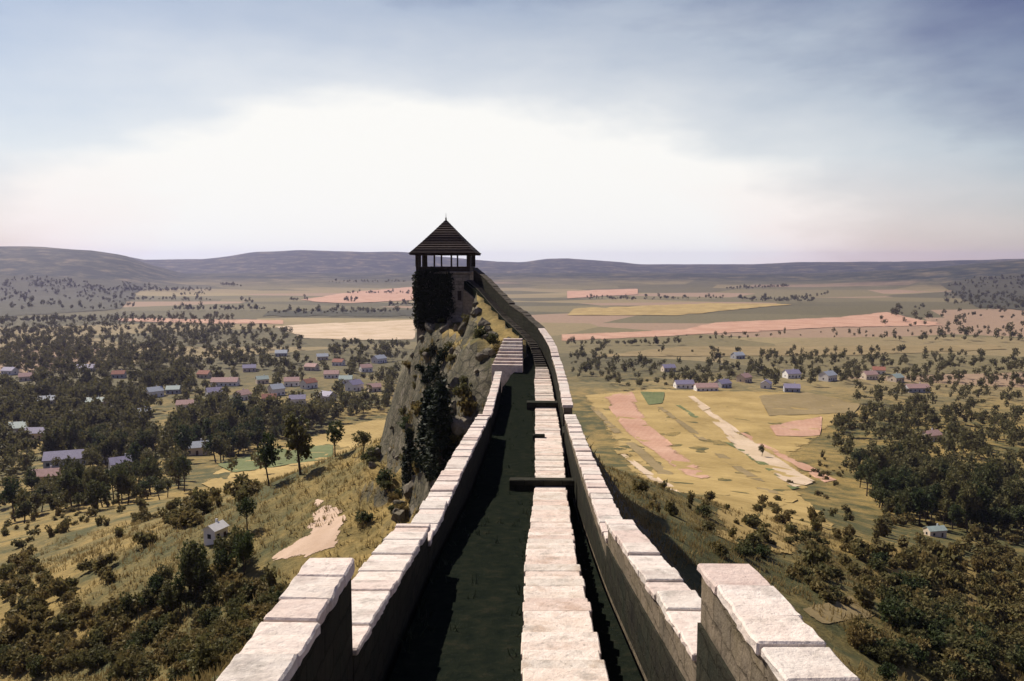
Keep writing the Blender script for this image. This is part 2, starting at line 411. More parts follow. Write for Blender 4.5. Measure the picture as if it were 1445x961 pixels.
def drape(name, pts, mat, label, cat='field', lift=.0005, dmin=120, soft=None):
    P3 = []
    n = len(pts)
    for i in range(n):
        (x0, y0), (x1, y1) = pts[i], pts[(i + 1) % n]
        k = max(1, int(math.hypot(x1 - x0, y1 - y0) / 14))
        for j in range(k):
            jx = (random.random() - .5) * 3; jy = (random.random() - .5) * 1.0
            if j == 0: jx = jy = 0
            P3.append(hit(x0 + (x1 - x0) * j / k + jx, y0 + (y1 - y0) * j / k + jy, dmin))
    P2 = [Vector((p[0], p[1])) for p in P3]
    xs = [p[0] for p in P3]; ys = [p[1] for p in P3]
    ext = max(max(xs) - min(xs), max(ys) - min(ys)); st = max(ext / 30, .8)
    inner = []
    yy = min(ys) + st * .5
    def inside(x, y):
        c = False; j = len(P2) - 1
        for i in range(len(P2)):
            a, b = P2[i], P2[j]
            if (a.y > y) != (b.y > y) and x < (b.x - a.x) * (y - a.y) / (b.y - a.y) + a.x: c = not c
            j = i
        return c
    while yy < max(ys):
        xx = min(xs) + st * .5
        while xx < max(xs):
            if inside(xx, yy): inner.append(Vector((xx, yy)))
            xx += st
        yy += st
    res = mgeo.delaunay_2d_cdt(P2 + inner, [], [list(range(len(P2)))], 1, 1e-4)
    vs, fs = res[0], res[2]
    out = []
    for v in vs:
        d = math.hypot(v.x, v.y)
        out.append((v.x, v.y, float(terrain(v.x, v.y)) + .03 + lift * d))
    o = mesh_obj(name, out, fs, mat)
    nb_ = len(P2); ar = abs(sum(P2[i - 1].x * P2[i].y - P2[i].x * P2[i - 1].y for i in range(len(P2)))) / 2; wd = soft or min(ext * .035, .9 * ar / ext * .16)
    at = o.data.attributes.new('edge', 'FLOAT', 'POINT')
    PB = np.array([(q.x, q.y) for q in P2])
    ev = [0.0 if i < nb_ else min(1.2, float(np.min(np.hypot(PB[:, 0] - v.x, PB[:, 1] - v.y))) / wd) for i, v in enumerate(vs)]
    at.data.foreach_set('value', np.array(ev, np.float32))
    tag(o, label, cat, kind='structure')
    return o

drape('field', [(790, 483), (790, 472), (960, 465), (1010, 455), (1180, 448), (1250, 441), (1300, 451), (1345, 460), (1180, 463), (1050, 470), (960, 475)], M['f_pink'], 'long pink ploughed field on the plain right of the tower')
drape('field', [(800, 422), (800, 411), (900, 408), (900, 416)], M['f_pink'], 'narrow far pink field beside the tower')
drape('field', [(800, 446), (810, 436), (1010, 428), (1120, 430), (960, 446)], M['f_gold'], 'far golden field beyond the pink field')
drape('field', [(800, 505), (960, 489), (1250, 488), (1400, 486), (1430, 494), (1200, 503)], M['f_tan'], 'tan strip between the pink field and the village')
drape('field', [(818, 558), (905, 549), (1060, 552), (1150, 556), (1228, 586), (1165, 612), (1130, 640), (1158, 690), (1060, 742), (960, 712), (905, 690), (855, 622)], M['f_gold'], 'golden stubble field right of the wall')
drape('field', [(848, 562), (893, 553), (917, 602), (1012, 676), (975, 681), (882, 612)], M['f_pink'], 'pink bare strip crossing the golden field', lift=.0009)
for k, (x0_, x1_, y0_, y1_, w0_, w1_, mt_, nm_) in enumerate((
        (925, 1085, 575, 700, 9, 22, 'f_tan', 'tan strip between the pink and the cream strips'), (950, 1118, 572, 690, 8, 18, 'f_green', 'thin green strip left of the cream strip'),
        (968, 1060, 560, 640, 12, 20, 'f_cream', 'short cream strip at the top of the golden field'), (830, 930, 575, 672, 10, 26, 'f_tan', 'tan strip nearest the wall shadow'),
        (1040, 1165, 612, 680, 8, 18, 'f_pink', 'thin pink strip right of the cream strip'), (870, 960, 640, 715, 10, 30, 'f_cream', 'pale strip low in the golden field'))):
    drape('field', [(x0_, y0_), (x0_ + w0_, y0_), (x1_ + w1_, y1_), (x1_, y1_ + 4)], M[mt_], nm_, lift=.0008)
drape('field', [(1085, 602), (1160, 589), (1157, 617), (1095, 617)], M['f_pink'], 'small pink patch at the field end', lift=.0009)
drape('field', [(1003, 596), (1022, 597), (1152, 682), (1120, 690), (1042, 638)], M['f_cream'], 'pale cream stubble strip in the golden field', lift=.0009)
drape('field', [(903, 554), (938, 555), (935, 570), (915, 573)], M['f_green'], 'small green patch in the golden field', lift=.0009)
drape('field', [(1070, 560), (1140, 555), (1215, 572), (1205, 584), (1085, 588)], M['f_tan'], 'smooth tan field below the right village', lift=.0009)
drape('field', [(312, 662), (480, 602), (556, 588), (562, 690), (480, 702), (300, 692), (278, 680)], M['f_gold'], 'golden meadow left of the tower bluff')
drape('field', [(305, 657), (372, 637), (470, 628), (470, 648), (330, 669)], M['f_green'], 'bright green crop strip in the left meadow', lift=.0009)
drape('footpath', [(445, 706), (478, 712), (494, 738), (474, 782), (430, 792), (386, 800), (382, 784), (430, 756)], M['f_track'], 'pale bare earth track beside the left parapet', 'path', lift=.0003, soft=2.0, dmin=14)
drape('field', [(160, 449), (300, 451), (400, 452), (400, 458), (300, 457), (170, 454)], M['f_pink'], 'thin pink strip beyond the left wood')
drape('field', [(385, 461), (470, 456), (586, 452), (586, 480), (500, 481), (430, 478)], M['f_cream'], 'pale stubble field left of the tower')
drape('field', [(420, 424), (500, 412), (592, 404), (592, 424), (480, 430)], M['f_pink'], 'far pink field left of the tower roof')
drape('field', [(1325, 402), (1380, 392), (1450, 386), (1450, 440), (1375, 434)], M['f_dark'], 'dark wooded ground far at the right edge')
drape('field', [(-10, 388), (120, 392), (205, 402), (170, 438), (-10, 450)], M['f_dark'], 'dark wooded ground far at the left edge')
drape('field', [(370, 447), (380, 440), (586, 438), (586, 447)], M['f_dark'], 'dark fallow strip left of the tower')
drape('field', [(1000, 700), (1120, 692), (1180, 740), (1120, 790), (1010, 770)], M['f_gold'], 'golden grass patch on the right slope', dmin=14, soft=4)
drape('field', [(1130, 860), (1200, 842), (1235, 872), (1160, 884)], M['f_tan'], 'tan clearing above the lower right scrub', dmin=14)

# ------------------------------------------------------------------ the fortress wall
wall = tag(empty('fortress_wall', (0, 0, 0)), 'long stone fortress wall with pale topped stepped parapets running down to the tower', 'wall')
O_IN, O_L, O_R = 2.0, -2.53, 2.61
c0 = lambda y: float(np.interp(y, [-8, 11, 30, 42, 53, 62, 68, 72, 90], [-.15, -.04, .43, .42, .45, .5, 1.0, 1.25, 1.25]))
c1 = lambda y: float(np.interp(y, [-8, 11, 30, 42, 53, 62, 68, 72, 90], [1.12, 1.18, 1.62, 1.85, 1.80, 1.8, 1.85, 1.88, 1.88]))
fz = lambda y: float(floor_z(y))

NL_ = lambda y: float(np.interp(y, [60, 64, 68, 72, 90], [-1.94, -1.3, .4, .9, .9]))
b = MB(); b.sweep(-30, 61, O_L - .10, O_R - .05, lambda y: fz(y) - 20, lambda y: fz(y) - .9); b.sweep(61, 91, lambda y: NL_(y) - .1, O_R - .05, lambda y: fz(y) - 20, lambda y: fz(y) - .9); b.build('wall_body', M['outer_face'], wall)
b = MB(); b.sweep(-30, 91, NL_, c0, lambda y: fz(y) - .88, fz); b.build('walkway', M['shade_floor'], wall)  # parapet shade over this side of the walk is painted by its dark colour
b = MB(); b.sweep(-30, 91, c1, 1.94, lambda y: fz(y) - .88, lambda y: fz(y) - .55); b.build('gutter', M['shade_floor'], wall)
# stair strip: separate broad treads
st = MB(); y = -10.0
while y < 65.5:
    L = .42 if y < 62 else .34
    zz = fz(y + L * .3) + .14 + random.uniform(-.03, .03)
    e0 = random.uniform(-.025, .025); e1 = random.uniform(-.035, .035)
    st.sweep(y, y + L - .012, lambda q, e=e0: c0(q) + .006 + e, lambda q, e=e1: c1(q) - .006 + e, fz(y + L * .5) - .87, zz, 1.0)
    y += L
st.build('stair', M['strip'], wall, bevel=.018)
st = MB()
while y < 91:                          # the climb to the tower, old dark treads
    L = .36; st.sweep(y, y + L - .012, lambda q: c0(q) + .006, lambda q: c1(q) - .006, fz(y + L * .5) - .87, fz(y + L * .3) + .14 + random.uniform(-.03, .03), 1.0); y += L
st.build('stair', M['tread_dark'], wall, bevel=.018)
st = MB()
for k in range(-3, 6):                 # short pale flight beside the turn of the wall
    st.box(-1.25 + .05 * k, .95 - .06 * k, 66.3 + .52 * k, 66.3 + .52 * k + .51, -10.5, -7.55 + .22 * k + random.uniform(-.02, .02), -.12, (0, 67))
st.build('side_stair', M['strip'], wall, bevel=.02)

def parapet(y0, y1, o0, o1, za, zb_, face, stonelen=.7, shade_band=None, cap=None):
    top = lambda y: za + (zb_ - za) * (y - y0) / (y1 - y0)
    root_m = MB(); root_m.sweep(y0 + .02, y1 - .02, (o0 + .06 if o0 > 0 else max(o0 + .06, -2.6)), o1 - .06, lambda y: fz(y) - .89, lambda y: top(y) - .13)
    p = root_m.build('parapet', face, wall)
    cp = MB(); y = y0
    while y < y1 - .05:
        L = min(stonelen * random.uniform(.75, 1.3), y1 - y)
        if y1 - y - L < .3: L = y1 - y
        j = random.uniform(-.035, .035); e = random.uniform(-.012, .02); e2 = random.uniform(-.012, .02)
        w1, w2, w3 = (random.uniform(-.03, .03) for _ in range(3)); g_ = random.uniform(.003, .009)
        cp.sweep(y + g_, y + L - g_, lambda q, y=y: o0 - e + (q - y) * w1 + random.uniform(-.012, .012), lambda q, y=y: o1 + e2 + (q - y) * w2 + random.uniform(-.012, .012), lambda q: top(q) - .128, lambda q, j=j, y=y: top(q) + j + (q - y) * w3 + random.uniform(-.01, .01), .17)
        y += L
    cp.build('coping', cap or M['coping'], p, bevel=.02)
    if shade_band:
        q = MB(); q.sweep(y0 + .03, y1 - .03, o0 + .02, o0 + .058, lambda y: fz(y) - .54, lambda y: max(fz(y) - .3, top(y) - shade_band)); q.build('shade_band', M['dark_face'], p)  # dark strip painting the shade low on the parapet's inner face
    return p

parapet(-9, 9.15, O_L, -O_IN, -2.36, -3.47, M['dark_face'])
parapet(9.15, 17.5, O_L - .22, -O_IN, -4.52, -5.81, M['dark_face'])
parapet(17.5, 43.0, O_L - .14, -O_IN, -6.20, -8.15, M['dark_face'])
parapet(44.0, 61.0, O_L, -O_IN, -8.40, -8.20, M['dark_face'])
parapet(-9, 9.15, O_IN, O_R, -2.36, -3.47, M['olive_face'], shade_band=.75)
parapet(9.15, 18.3, O_IN, O_R, -4.60, -5.95, M['olive_face'], shade_band=.62)
parapet(18.3, 43.0, O_IN, O_R, -6.40, -8.10, M['olive_face'], shade_band=.55)
parapet(45.2, 64.0, O_IN, O_R, -8.05, -7.50, M['olive_face'], shade_band=.5)
for y0, y1, za, zb2 in ((64.0, 70.0, -7.35, -5.65), (70.0, 74.0, -5.6, -4.65), (74.0, 79.0, -4.6, -4.0), (79.0, 84.0, -3.9, -2.65), (84.0, 88.0, -2.6, -1.35), (88.0, 91.2, -1.3, -.5)):
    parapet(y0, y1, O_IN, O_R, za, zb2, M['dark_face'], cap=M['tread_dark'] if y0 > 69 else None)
# low cross walls over the stair
for y0, y1, a, b_, h in ((29.9, 30.5, -.55, 1.93, .42), (51.6, 52.4, -.1, 1.93, .5), (42.0, 42.4, .3, .95, .32), (43.1, 44.9, 1.95, 2.58, .25)):
    m = MB(); m.sweep(y0, y1, a, b_, lambda y: fz(y) - .3, lambda y: fz(y) + h); m.build('cross_wall', M['dark_face'], wall, bevel=.03)

# ------------------------------------------------------------------ bluff and tower
TX, TY, TW = -7.75, 95.2, 3.1          # middle and half width of the tower
def bluff():
    bm = bmesh.new()
    bmesh.ops.create_icosphere(bm, subdivisions=6, radius=1)
    rng = np.random.default_rng(3)
    for v in bm.verts:
        n = v.co.normalized()
        ax, ay, az = 5.4, 6.6, 17.0
        # squarer, with steep flanks
        p = Vector((n.x, n.y, n.z))
        s = (abs(n.x) ** 4 + abs(n.y) ** 4 + abs(n.z) ** 4) ** .25
        p = p / (s * .55 + .45)
        x, y, z = p.x * ax, p.y * ay, p.z * az
        fl = 1 + .35 * max(0, -z / az + .15)
        x *= fl; y *= fl
        q = np.array([x, y, z])
        k = 0
        for sc, am in ((.22, 1.9), (.5, .9), (1.2, .42), (2.6, .18)):
            a = float(vnoise(np.array(q[0] * sc + q[2] * sc * .4), np.array(q[1] * sc - q[2] * sc * .6), 11)); b2 = float(vnoise(np.array(q[2] * sc * .8 + 9), np.array((q[0] + q[1]) * sc), 12))
            k += am * (a + b2 - 1)
        d = Vector((n.x, n.y, n.z * .3))
        v.co = Vector((x, y, z)) + d * k
    me = bpy.data.meshes.new('rock_outcrop'); bm.to_mesh(me); bm.free()
    o = link_mesh('rock_outcrop', me, M['rock'])
    o.location = (-6.9, 92.8, -23.6)
    tag(o, 'steep grey and tan rock bluff under the tower', 'rock', kind='structure')
    return o
bl = bluff()

tw = tag(empty('watchtower', (TX, TY, -8)), 'square stone watchtower with dark pyramid roof over an open gallery', 'tower')
tw.rotation_euler.z = math.radians(-3)
def T(mb, name, mat, parent=None, **k): return mb.build(name, mat, parent or tw, **k)
# tower parts are modelled round the tower's own middle, z measured from its base at -8
zb = lambda z: z + 8.0
m = MB(); m.box(-TW, TW, -TW, TW, -8, zb(-1.15)); body = T(m, 'body', M['tower'], bevel=.08)
m = MB(); m.box(-TW - .16, TW + .16, -TW - .16, TW + .16, zb(-1.148), zb(-.9)); T(m, 'cornice', M['tower'], bevel=.05)
m = MB()
for a in range(4):
    L = TW - .003
    if a == 0: m.box(-L, L, -L, -L + .3, zb(-.898), zb(-.35))
    if a == 1: m.box(-L, L, L - .3, L, zb(-.898), zb(-.35))
    if a == 2: m.box(-L, -L + .3, -L + .302, L - .302, zb(-.898), zb(-.35))
    if a == 3: m.box(L - .3, L, -L + .302, L - .302, zb(-.898), zb(-.35))
T(m, 'gallery_rail', M['timber'])
pw = .13
for i in range(4):
    for sx_, sy_ in (((-1 + 2 * i / 3), -1), ((-1 + 2 * i / 3), 1)) + ((((-1), (-1 + 2 * i / 3)), ((1), (-1 + 2 * i / 3))) if i in (1, 2) else ()):
        X0 = sx_ * (TW - .16); Y0 = sy_ * (TW - .16)
        w_ = .2 if abs(sx_) == 1 and abs(sy_) == 1 else .09
        m = MB(); m.box(X0 - w_, X0 + w_, Y0 - w_, Y0 + w_, zb(-.348), zb(1.0)); T(m, 'post', M['timber'])
m = MB()
EV = TW + .62
zr0, zr1 = zb(.98), zb(5.1)
m.box(-EV, EV, -EV, EV, zr0, zr0 + .16)
m.poly([(-EV - .04, -EV - .04, zr0 + .165), (EV + .04, -EV - .04, zr0 + .165), (EV + .04, EV + .04, zr0 + .165), (-EV - .04, EV + .04, zr0 + .165)])
NL = 16
prev = None
for k in range(NL):                     # shingle courses, each a shallow skirt standing proud of the next
    s0 = 1 - k / NL; s1 = 1 - (k + 1) / NL
    z0 = zr0 + .17 + (zr1 - zr0 - .17) * (k / NL) ** 1.06; z1 = zr0 + .17 + (zr1 - zr0 - .17) * ((k + 1) / NL) ** 1.06
    a_ = (EV + .05) * s0 + .05; b_ = (EV + .05) * s1 + .03
    lo = [(-a_, -a_, z0), (a_, -a_, z0), (a_, a_, z0), (-a_, a_, z0)]
    lo2 = [(x, y, z0 + .05) for x, y, _ in lo]
    hi = [(-b_, -b_, z1 + .03), (b_, -b_, z1 + .03), (b_, b_, z1 + .03), (-b_, b_, z1 + .03)]
    for i in range(4):
        j = (i + 1) % 4
        m.poly([lo[i], lo[j], lo2[j], lo2[i]]); m.poly([lo2[i], lo2[j], hi[j], hi[i]])
rf = T(m, 'roof', M['shingle'])
m = MB(); m.tube([(0, 0, zr1 - .1), (0, 0, zr1 + .25), (0, 0, zr1 + .32), (0, 0, zr1 + .8)], [.1, .08, .03, .015], 8); m.build('finial', M['timber'], rf)
for xx, zz in ((1.9, -4.2), (-1.2, -3.0)):
    m = MB(); m.box(xx - .22, xx + .22, -TW - .03, -TW + .1, zb(zz), zb(zz + 1.1)); w_ = T(m, 'window_slit', M['timber'])

def leaf_quads(cent, n, size, rng, spread, flat=None):
    """n leaf faces scattered round each centre"""
    cent = np.repeat(np.asarray(cent), n, 0)
    k = len(cent)
    p = cent + rng.normal(0, 1, (k, 3)) * spread
    a = rng.normal(0, 1, (k, 3)); a /= np.linalg.norm(a, axis=1)[:, None]
    b = np.cross(a, rng.normal(0, 1, (k, 3))); b /= np.linalg.norm(b, axis=1)[:, None]
    s = (size * rng.uniform(.6, 1.35, k))[:, None]
    a = a * s; b = b * s * .7
    return np.stack([p - a * .5, p - b * .45, p + a * .55, p + b * .45], 1)

# ivy over the left half of the tower front and its left flank
rng = np.random.default_rng(21)
cs = []
while len(cs) < 620:
    if rng.random() < .68:
        x = rng.uniform(-TW - .05, .75 + .35 * rng.normal()); z = rng.uniform(-7.2, -1.0)
        if x > .9: continue
        if rng.random() < .25 * (z < -6.2): continue
        cs.append((TX + x, TY - TW - .12, z))
    else:
        cs.append((TX - TW - .1, TY + rng.uniform(-TW, TW * .6), rng.uniform(-7.2, -1.6)))
Q = leaf_quads(cs, 18, .34, rng, np.array([.22, .10, .26]))
ivy = link_mesh('ivy', quads_mesh('ivy', Q), M['ivy'])
tag(ivy, 'dark ivy hanging over the left half of the tower front', 'ivy')

# ------------------------------------------------------------------ plants
def crown_quads(rng, rad, hgt, zc, nclump, nleaf, size, hollow=.55, lobes=5):
    """leaf faces in uneven lobes filling an irregular crown"""
    L = []
    for i in range(lobes):
        a = rng.uniform(0, 2 * math.pi); rr = rng.uniform(.15, .62)
        L.append((math.cos(a) * rr * rad, math.sin(a) * rr * rad, zc + rng.uniform(-.32, .42) * hgt, rng.uniform(.38, .62)))
    L.append((0, 0, zc + .12 * hgt, .62))
    cs = []
    for k in range(nclump):
        lx, ly, lz, lr = L[rng.integers(len(L))]
        d = rng.normal(0, 1, 3); d /= np.linalg.norm(d)
        q = rng.uniform(hollow, 1.0)
        cs.append((lx + d[0] * lr * rad * q, ly + d[1] * lr * rad * q, max(.15, lz + d[2] * lr * hgt * .62 * q)))
    return leaf_quads(cs, nleaf, size, rng, rad * .075)

def trunk_mb(rng, h, r0, zc, rad):
    m = MB()
    b1 = (rng.normal() * .12 * rad, rng.normal() * .12 * rad, h * .5)
    m.tube([(0, 0, -.6), (0, 0, .15), b1, (b1[0] * 1.6, b1[1] * 1.6, h)], [r0 * 1.4, r0, r0 * .75, r0 * .3])
    for k in range(5):
        a = rng.uniform(0, 2 * math.pi); q = rng.uniform(.35, .6)
        s = (b1[0] * .9, b1[1] * .9, h * rng.uniform(.4, .7))
        m.tube([s, (math.cos(a) * rad * q * .6, math.sin(a) * rad * q * .6, s[2] + h * .18), (math.cos(a) * rad * q * 1.3, math.sin(a) * rad * q * 1.3, s[2] + h * .36)], [r0 * .5, r0 * .3, r0 * .1], 5)
    return m

tree_var = []
for i in range(6):
    rng = np.random.default_rng(100 + i)
    hh = rng.uniform(6.5, 8.5); rad = rng.uniform(2.4, 3.4)
    cq = crown_quads(rng, rad, hh * .72, hh * .58, 120, 9, .55, .5, 6)
    tm = trunk_mb(rng, hh * .75, .2, hh * .6, rad)
    tree_var.append((quads_mesh('crown', cq), tm, hh))
trunk_me = []
for cm, tm, hh in tree_var:
    me = bpy.data.meshes.new('trunk'); me.from_pydata(tm.v, [], tm.f); me.materials.append(M['bark']); trunk_me.append(me)
    cm.materials.append(M['leaf'])
bush_var = []
for i in range(6):
    rng = np.random.default_rng(200 + i)
    rad = rng.uniform(1.0, 1.4); hg = rng.uniform(1.5, 2.1)
    q = crown_quads(rng, rad, hg * .9, hg * .42, 110, 9, .23, .45, 5)
    me = quads_mesh('bush', q); me.materials.append(M['leaf_dry'] if i % 3 else M['leaf']); bush_var.append(me)
cyp_var = []
for i in range(3):
    rng = np.random.default_rng(300 + i)
    cs = []
    for k in range(420):
        tt = rng.uniform(.03, 1.0) ; rr = 1.15 * (min(1, tt * 5) ** .6) * (1 - tt) ** .62 + .05
        a = rng.uniform(0, 6.283); q = rng.uniform(.55, 1.08) + .12 * math.sin(a * 3 + tt * 9)
        cs.append((math.cos(a) * rr * q, math.sin(a) * rr * q, .3 + tt * 7.6))
    me = quads_mesh('crown', leaf_quads(cs, 7, .3, rng, np.array([.12, .12, .22]))); me.materials.append(M['leaf_dark'])
    tm = MB(); tm.tube([(0, 0, -.8), (0, 0, 2), (0, 0, 6.5)], [.2, .15, .05]); m2 = bpy.data.meshes.new('trunk'); m2.from_pydata(tm.v, [], tm.f); m2.materials.append(M['bark'])
    cyp_var.append((me, m2))

def add_tree(x, y, z, s, label, group, var=None, sz=1.0, mat=None):
    i = RNG.integers(len(tree_var)) if var is None else var
    o = empty('tree', (x, y, z), RNG.uniform(0, 6.283)); o.scale = (s, s, s * sz)
    tag(o, label, 'tree', group)
    for nm, me in (('crown', tree_var[i][0]), ('trunk', trunk_me[i])):
        c = bpy.data.objects.new(nm, me); COL.objects.link(c); c.parent = o
    return o

def add_cypress(x, y, z, s, label, w=1.0):
    i = RNG.integers(len(cyp_var))
    o = empty('cypress_tree', (x, y, z), RNG.uniform(0, 6.283)); o.scale = (s * w, s * w, s)
    tag(o, label, 'cypress')
    for nm, me in (('crown', cyp_var[i][0]), ('trunk', cyp_var[i][1])):
        c = bpy.data.objects.new(nm, me); COL.objects.link(c); c.parent = o
    return o

def add_bush(x, y, z, s, label, group, sz=1.0):
    o = bpy.data.objects.new('bush', bush_var[RNG.integers(len(bush_var))]); COL.objects.link(o)
    o.location = (x, y, z - .1 * s); o.rotation_euler = (0, 0, RNG.uniform(0, 6.283)); o.scale = (s, s, s * sz)
    return tag(o, label, 'bush', group)

def in_poly(x, y, P):
    c = False; j = len(P) - 1
    for i in range(len(P)):
        if (P[i][1] > y) != (P[j][1] > y) and x < (P[j][0] - P[i][0]) * (y - P[i][1]) / (P[j][1] - P[i][1]) + P[i][0]: c = not c
        j = i
    return c

CLEAR = [[(312, 662), (480, 602), (556, 588), (562, 690), (480, 702), (278, 680)],
         [(818, 558), (905, 549), (1060, 548), (1150, 552), (1228, 586), (1165, 612), (1100, 640), (1100, 690), (1060, 722), (960, 700), (905, 690), (855, 622)],
         [(385, 461), (470, 456), (586, 452), (586, 480), (500, 481), (430, 478)],
         [(440, 706), (480, 710), (496, 740), (476, 784), (430, 794), (384, 804), (380, 782), (430, 752)],
         [(90, 795), (115, 755), (190, 738), (262, 752), (268, 780), (180, 802)]]

houses_px = []
def free(x, y, rad=0.0):
    if y < 100 and abs(x - float(cx(min(y, 96)))) < 4.2 + rad: return False
    if math.hypot(x - TX, y - TY) < 5.5: return False
    return True

trees, bushes = [], []           # (size on the picture, x, y, z, scale, label, group)
def scatter(poly, n, kind, smin, smax, label, group, clump=.0, clear=True, seed=0):
    rng = np.random.default_rng(seed)
    xs = [p[0] for p in poly]; ys = [p[1] for p in poly]
    k = 0; tries = 0
    while k < n and tries < n * 30:
        tries += 1
        px = rng.uniform(min(xs), max(xs)); py = rng.uniform(min(ys), max(ys))
        if not in_poly(px, py, poly): continue
        if clear and any(in_poly(px, py, c) for c in CLEAR) and rng.random() > .04: continue
        if clump and vnoise(np.array(px / 38.0), np.array(py / 17.0), 40 + seed) < clump: continue
        x, y, z = hit(px, py)
        if not free(x, y): continue
        if 'bluff' not in label and math.hypot(x + 6, y - 84) < 22 and x < 1: continue
        if any((x - hx) ** 2 + (y - hy) ** 2 < 81 or (abs(px - hpx) < 15 and 0 < py - hpy < 17) for hx, hy, hpx, hpy in houses_px): continue
        s = rng.uniform(smin, smax)
        (trees if kind == 'tree' else bushes).append((s / math.hypot(x, y), x, y, z, s, label, group))
        k += 1

# ------------------------------------------------------------------ houses
M['w_white'] = plain_mat('white_render', (.78, .75, .70), .85, .08, .5)
M['w_cream'] = plain_mat('cream_render', (.66, .55, .42), .85, .1, .5)
M['w_grey'] = plain_mat('grey_render', (.42, .42, .43), .85, .12, .5)
M['r_red'] = plain_mat('terracotta_tiles', (.34, .15, .10), .8, .25, 1.5)
M['r_pink'] = plain_mat('faded_pink_tiles', (.50, .32, .27), .8, .2, 1.5)
M['r_lilac'] = plain_mat('lilac_slate', (.30, .27, .36), .6, .2, 1.5)
M['r_grey'] = plain_mat('grey_sheet_roof', (.45, .48, .50), .5, .15, 1.5)
M['r_white'] = plain_mat('whitewashed_roof', (.78, .76, .72), .7, .1, 1.5)
M['r_green'] = plain_mat('pale_green_sheet_roof', (.42, .50, .43), .5, .15, 1.5)
M['glass'] = plain_mat('window_glass', (.03, .035, .045), .15, .2, 1)
M['door'] = plain_mat('door_wood', (.10, .06, .035), .7, .3, 3)
CN = {'w_white': 'white', 'w_cream': 'cream', 'w_grey': 'grey', 'r_red': 'red', 'r_pink': 'pale pink', 'r_lilac': 'lilac', 'r_grey': 'pale grey', 'r_green': 'pale green'}

def house(px, py, w, l, h, wall_m, roof_m, rz, label, rise=.32):
    x, y, z = hit(px, py, 14 if w < 5 else 150)
    houses_px.append((x, y, px, py))
    o = tag(empty('house', (x, y, z), rz), label, 'house', 'houses of the villages on the plain')
    w2, l2 = w / 2, l / 2
    m = MB(); rh = w2 * 2 * rise
    m.box(-l2, l2, -w2, w2, -1.5, h)
    for sx_ in (-1, 1): m.poly([(sx_ * l2, -w2, h), (sx_ * l2, w2, h), (sx_ * l2, 0, h + rh)])
    wl = m.build('wall', M[wall_m], o)
    m = MB(); e = .35 * min(1, h / 3.4); tk = .18 * min(1, h / 3.4); d = e * rh / w2
    for sy in (-1, 1):
        lo = [(-l2 - e, sy * (w2 + e), h - d + .02), (l2 + e, sy * (w2 + e), h - d + .02), (l2 + e, 0, h + rh + .02), (-l2 - e, 0, h + rh + .02)]
        up = [(a, b2, c2 + tk) for a, b2, c2 in lo]
        m.poly(lo); m.poly(up)
        for i in range(4):
            j = (i + 1) % 4
            m.poly([lo[i], lo[j], up[j], up[i]])
    rf = m.build('roof', M[roof_m], o)
    m = MB(); m.box(l2 * .35, l2 * .35 + .6 * min(1, h / 3.4), w2 * .2, w2 * .2 + .6 * min(1, h / 3.4), h + rh * .3, h + rh + .9 * min(1, h / 3.4)); m.build('chimney', M['w_grey'], rf)
    q = min(1.0, h / 3.4); k = max(2, int(l / 3.0)) if w > 5 else 2
    for sy in (-1, 1):
        for i in range(k):
            xx = -l2 + l * (i + .5) / k
            m = MB()
            if sy == -1 and i == k // 2:
                m.box(xx - .5 * q, xx + .5 * q, -w2 - .03, -w2 + .05, 0, 2.1 * q); m.build('door', M['door'], o)
            else:
                m.box(xx - .55 * q, xx + .55 * q, sy * w2 - .03, sy * w2 + .03, 1.0 * q, 2.3 * q); m.build('window', M['glass'], o)
    for sx_ in (-1, 1):
        m = MB(); m.box(sx_ * l2 - .03, sx_ * l2 + .03, -.6 * q, .6 * q, 1.0 * q, 2.3 * q); m.build('window', M['glass'], o)
    return o

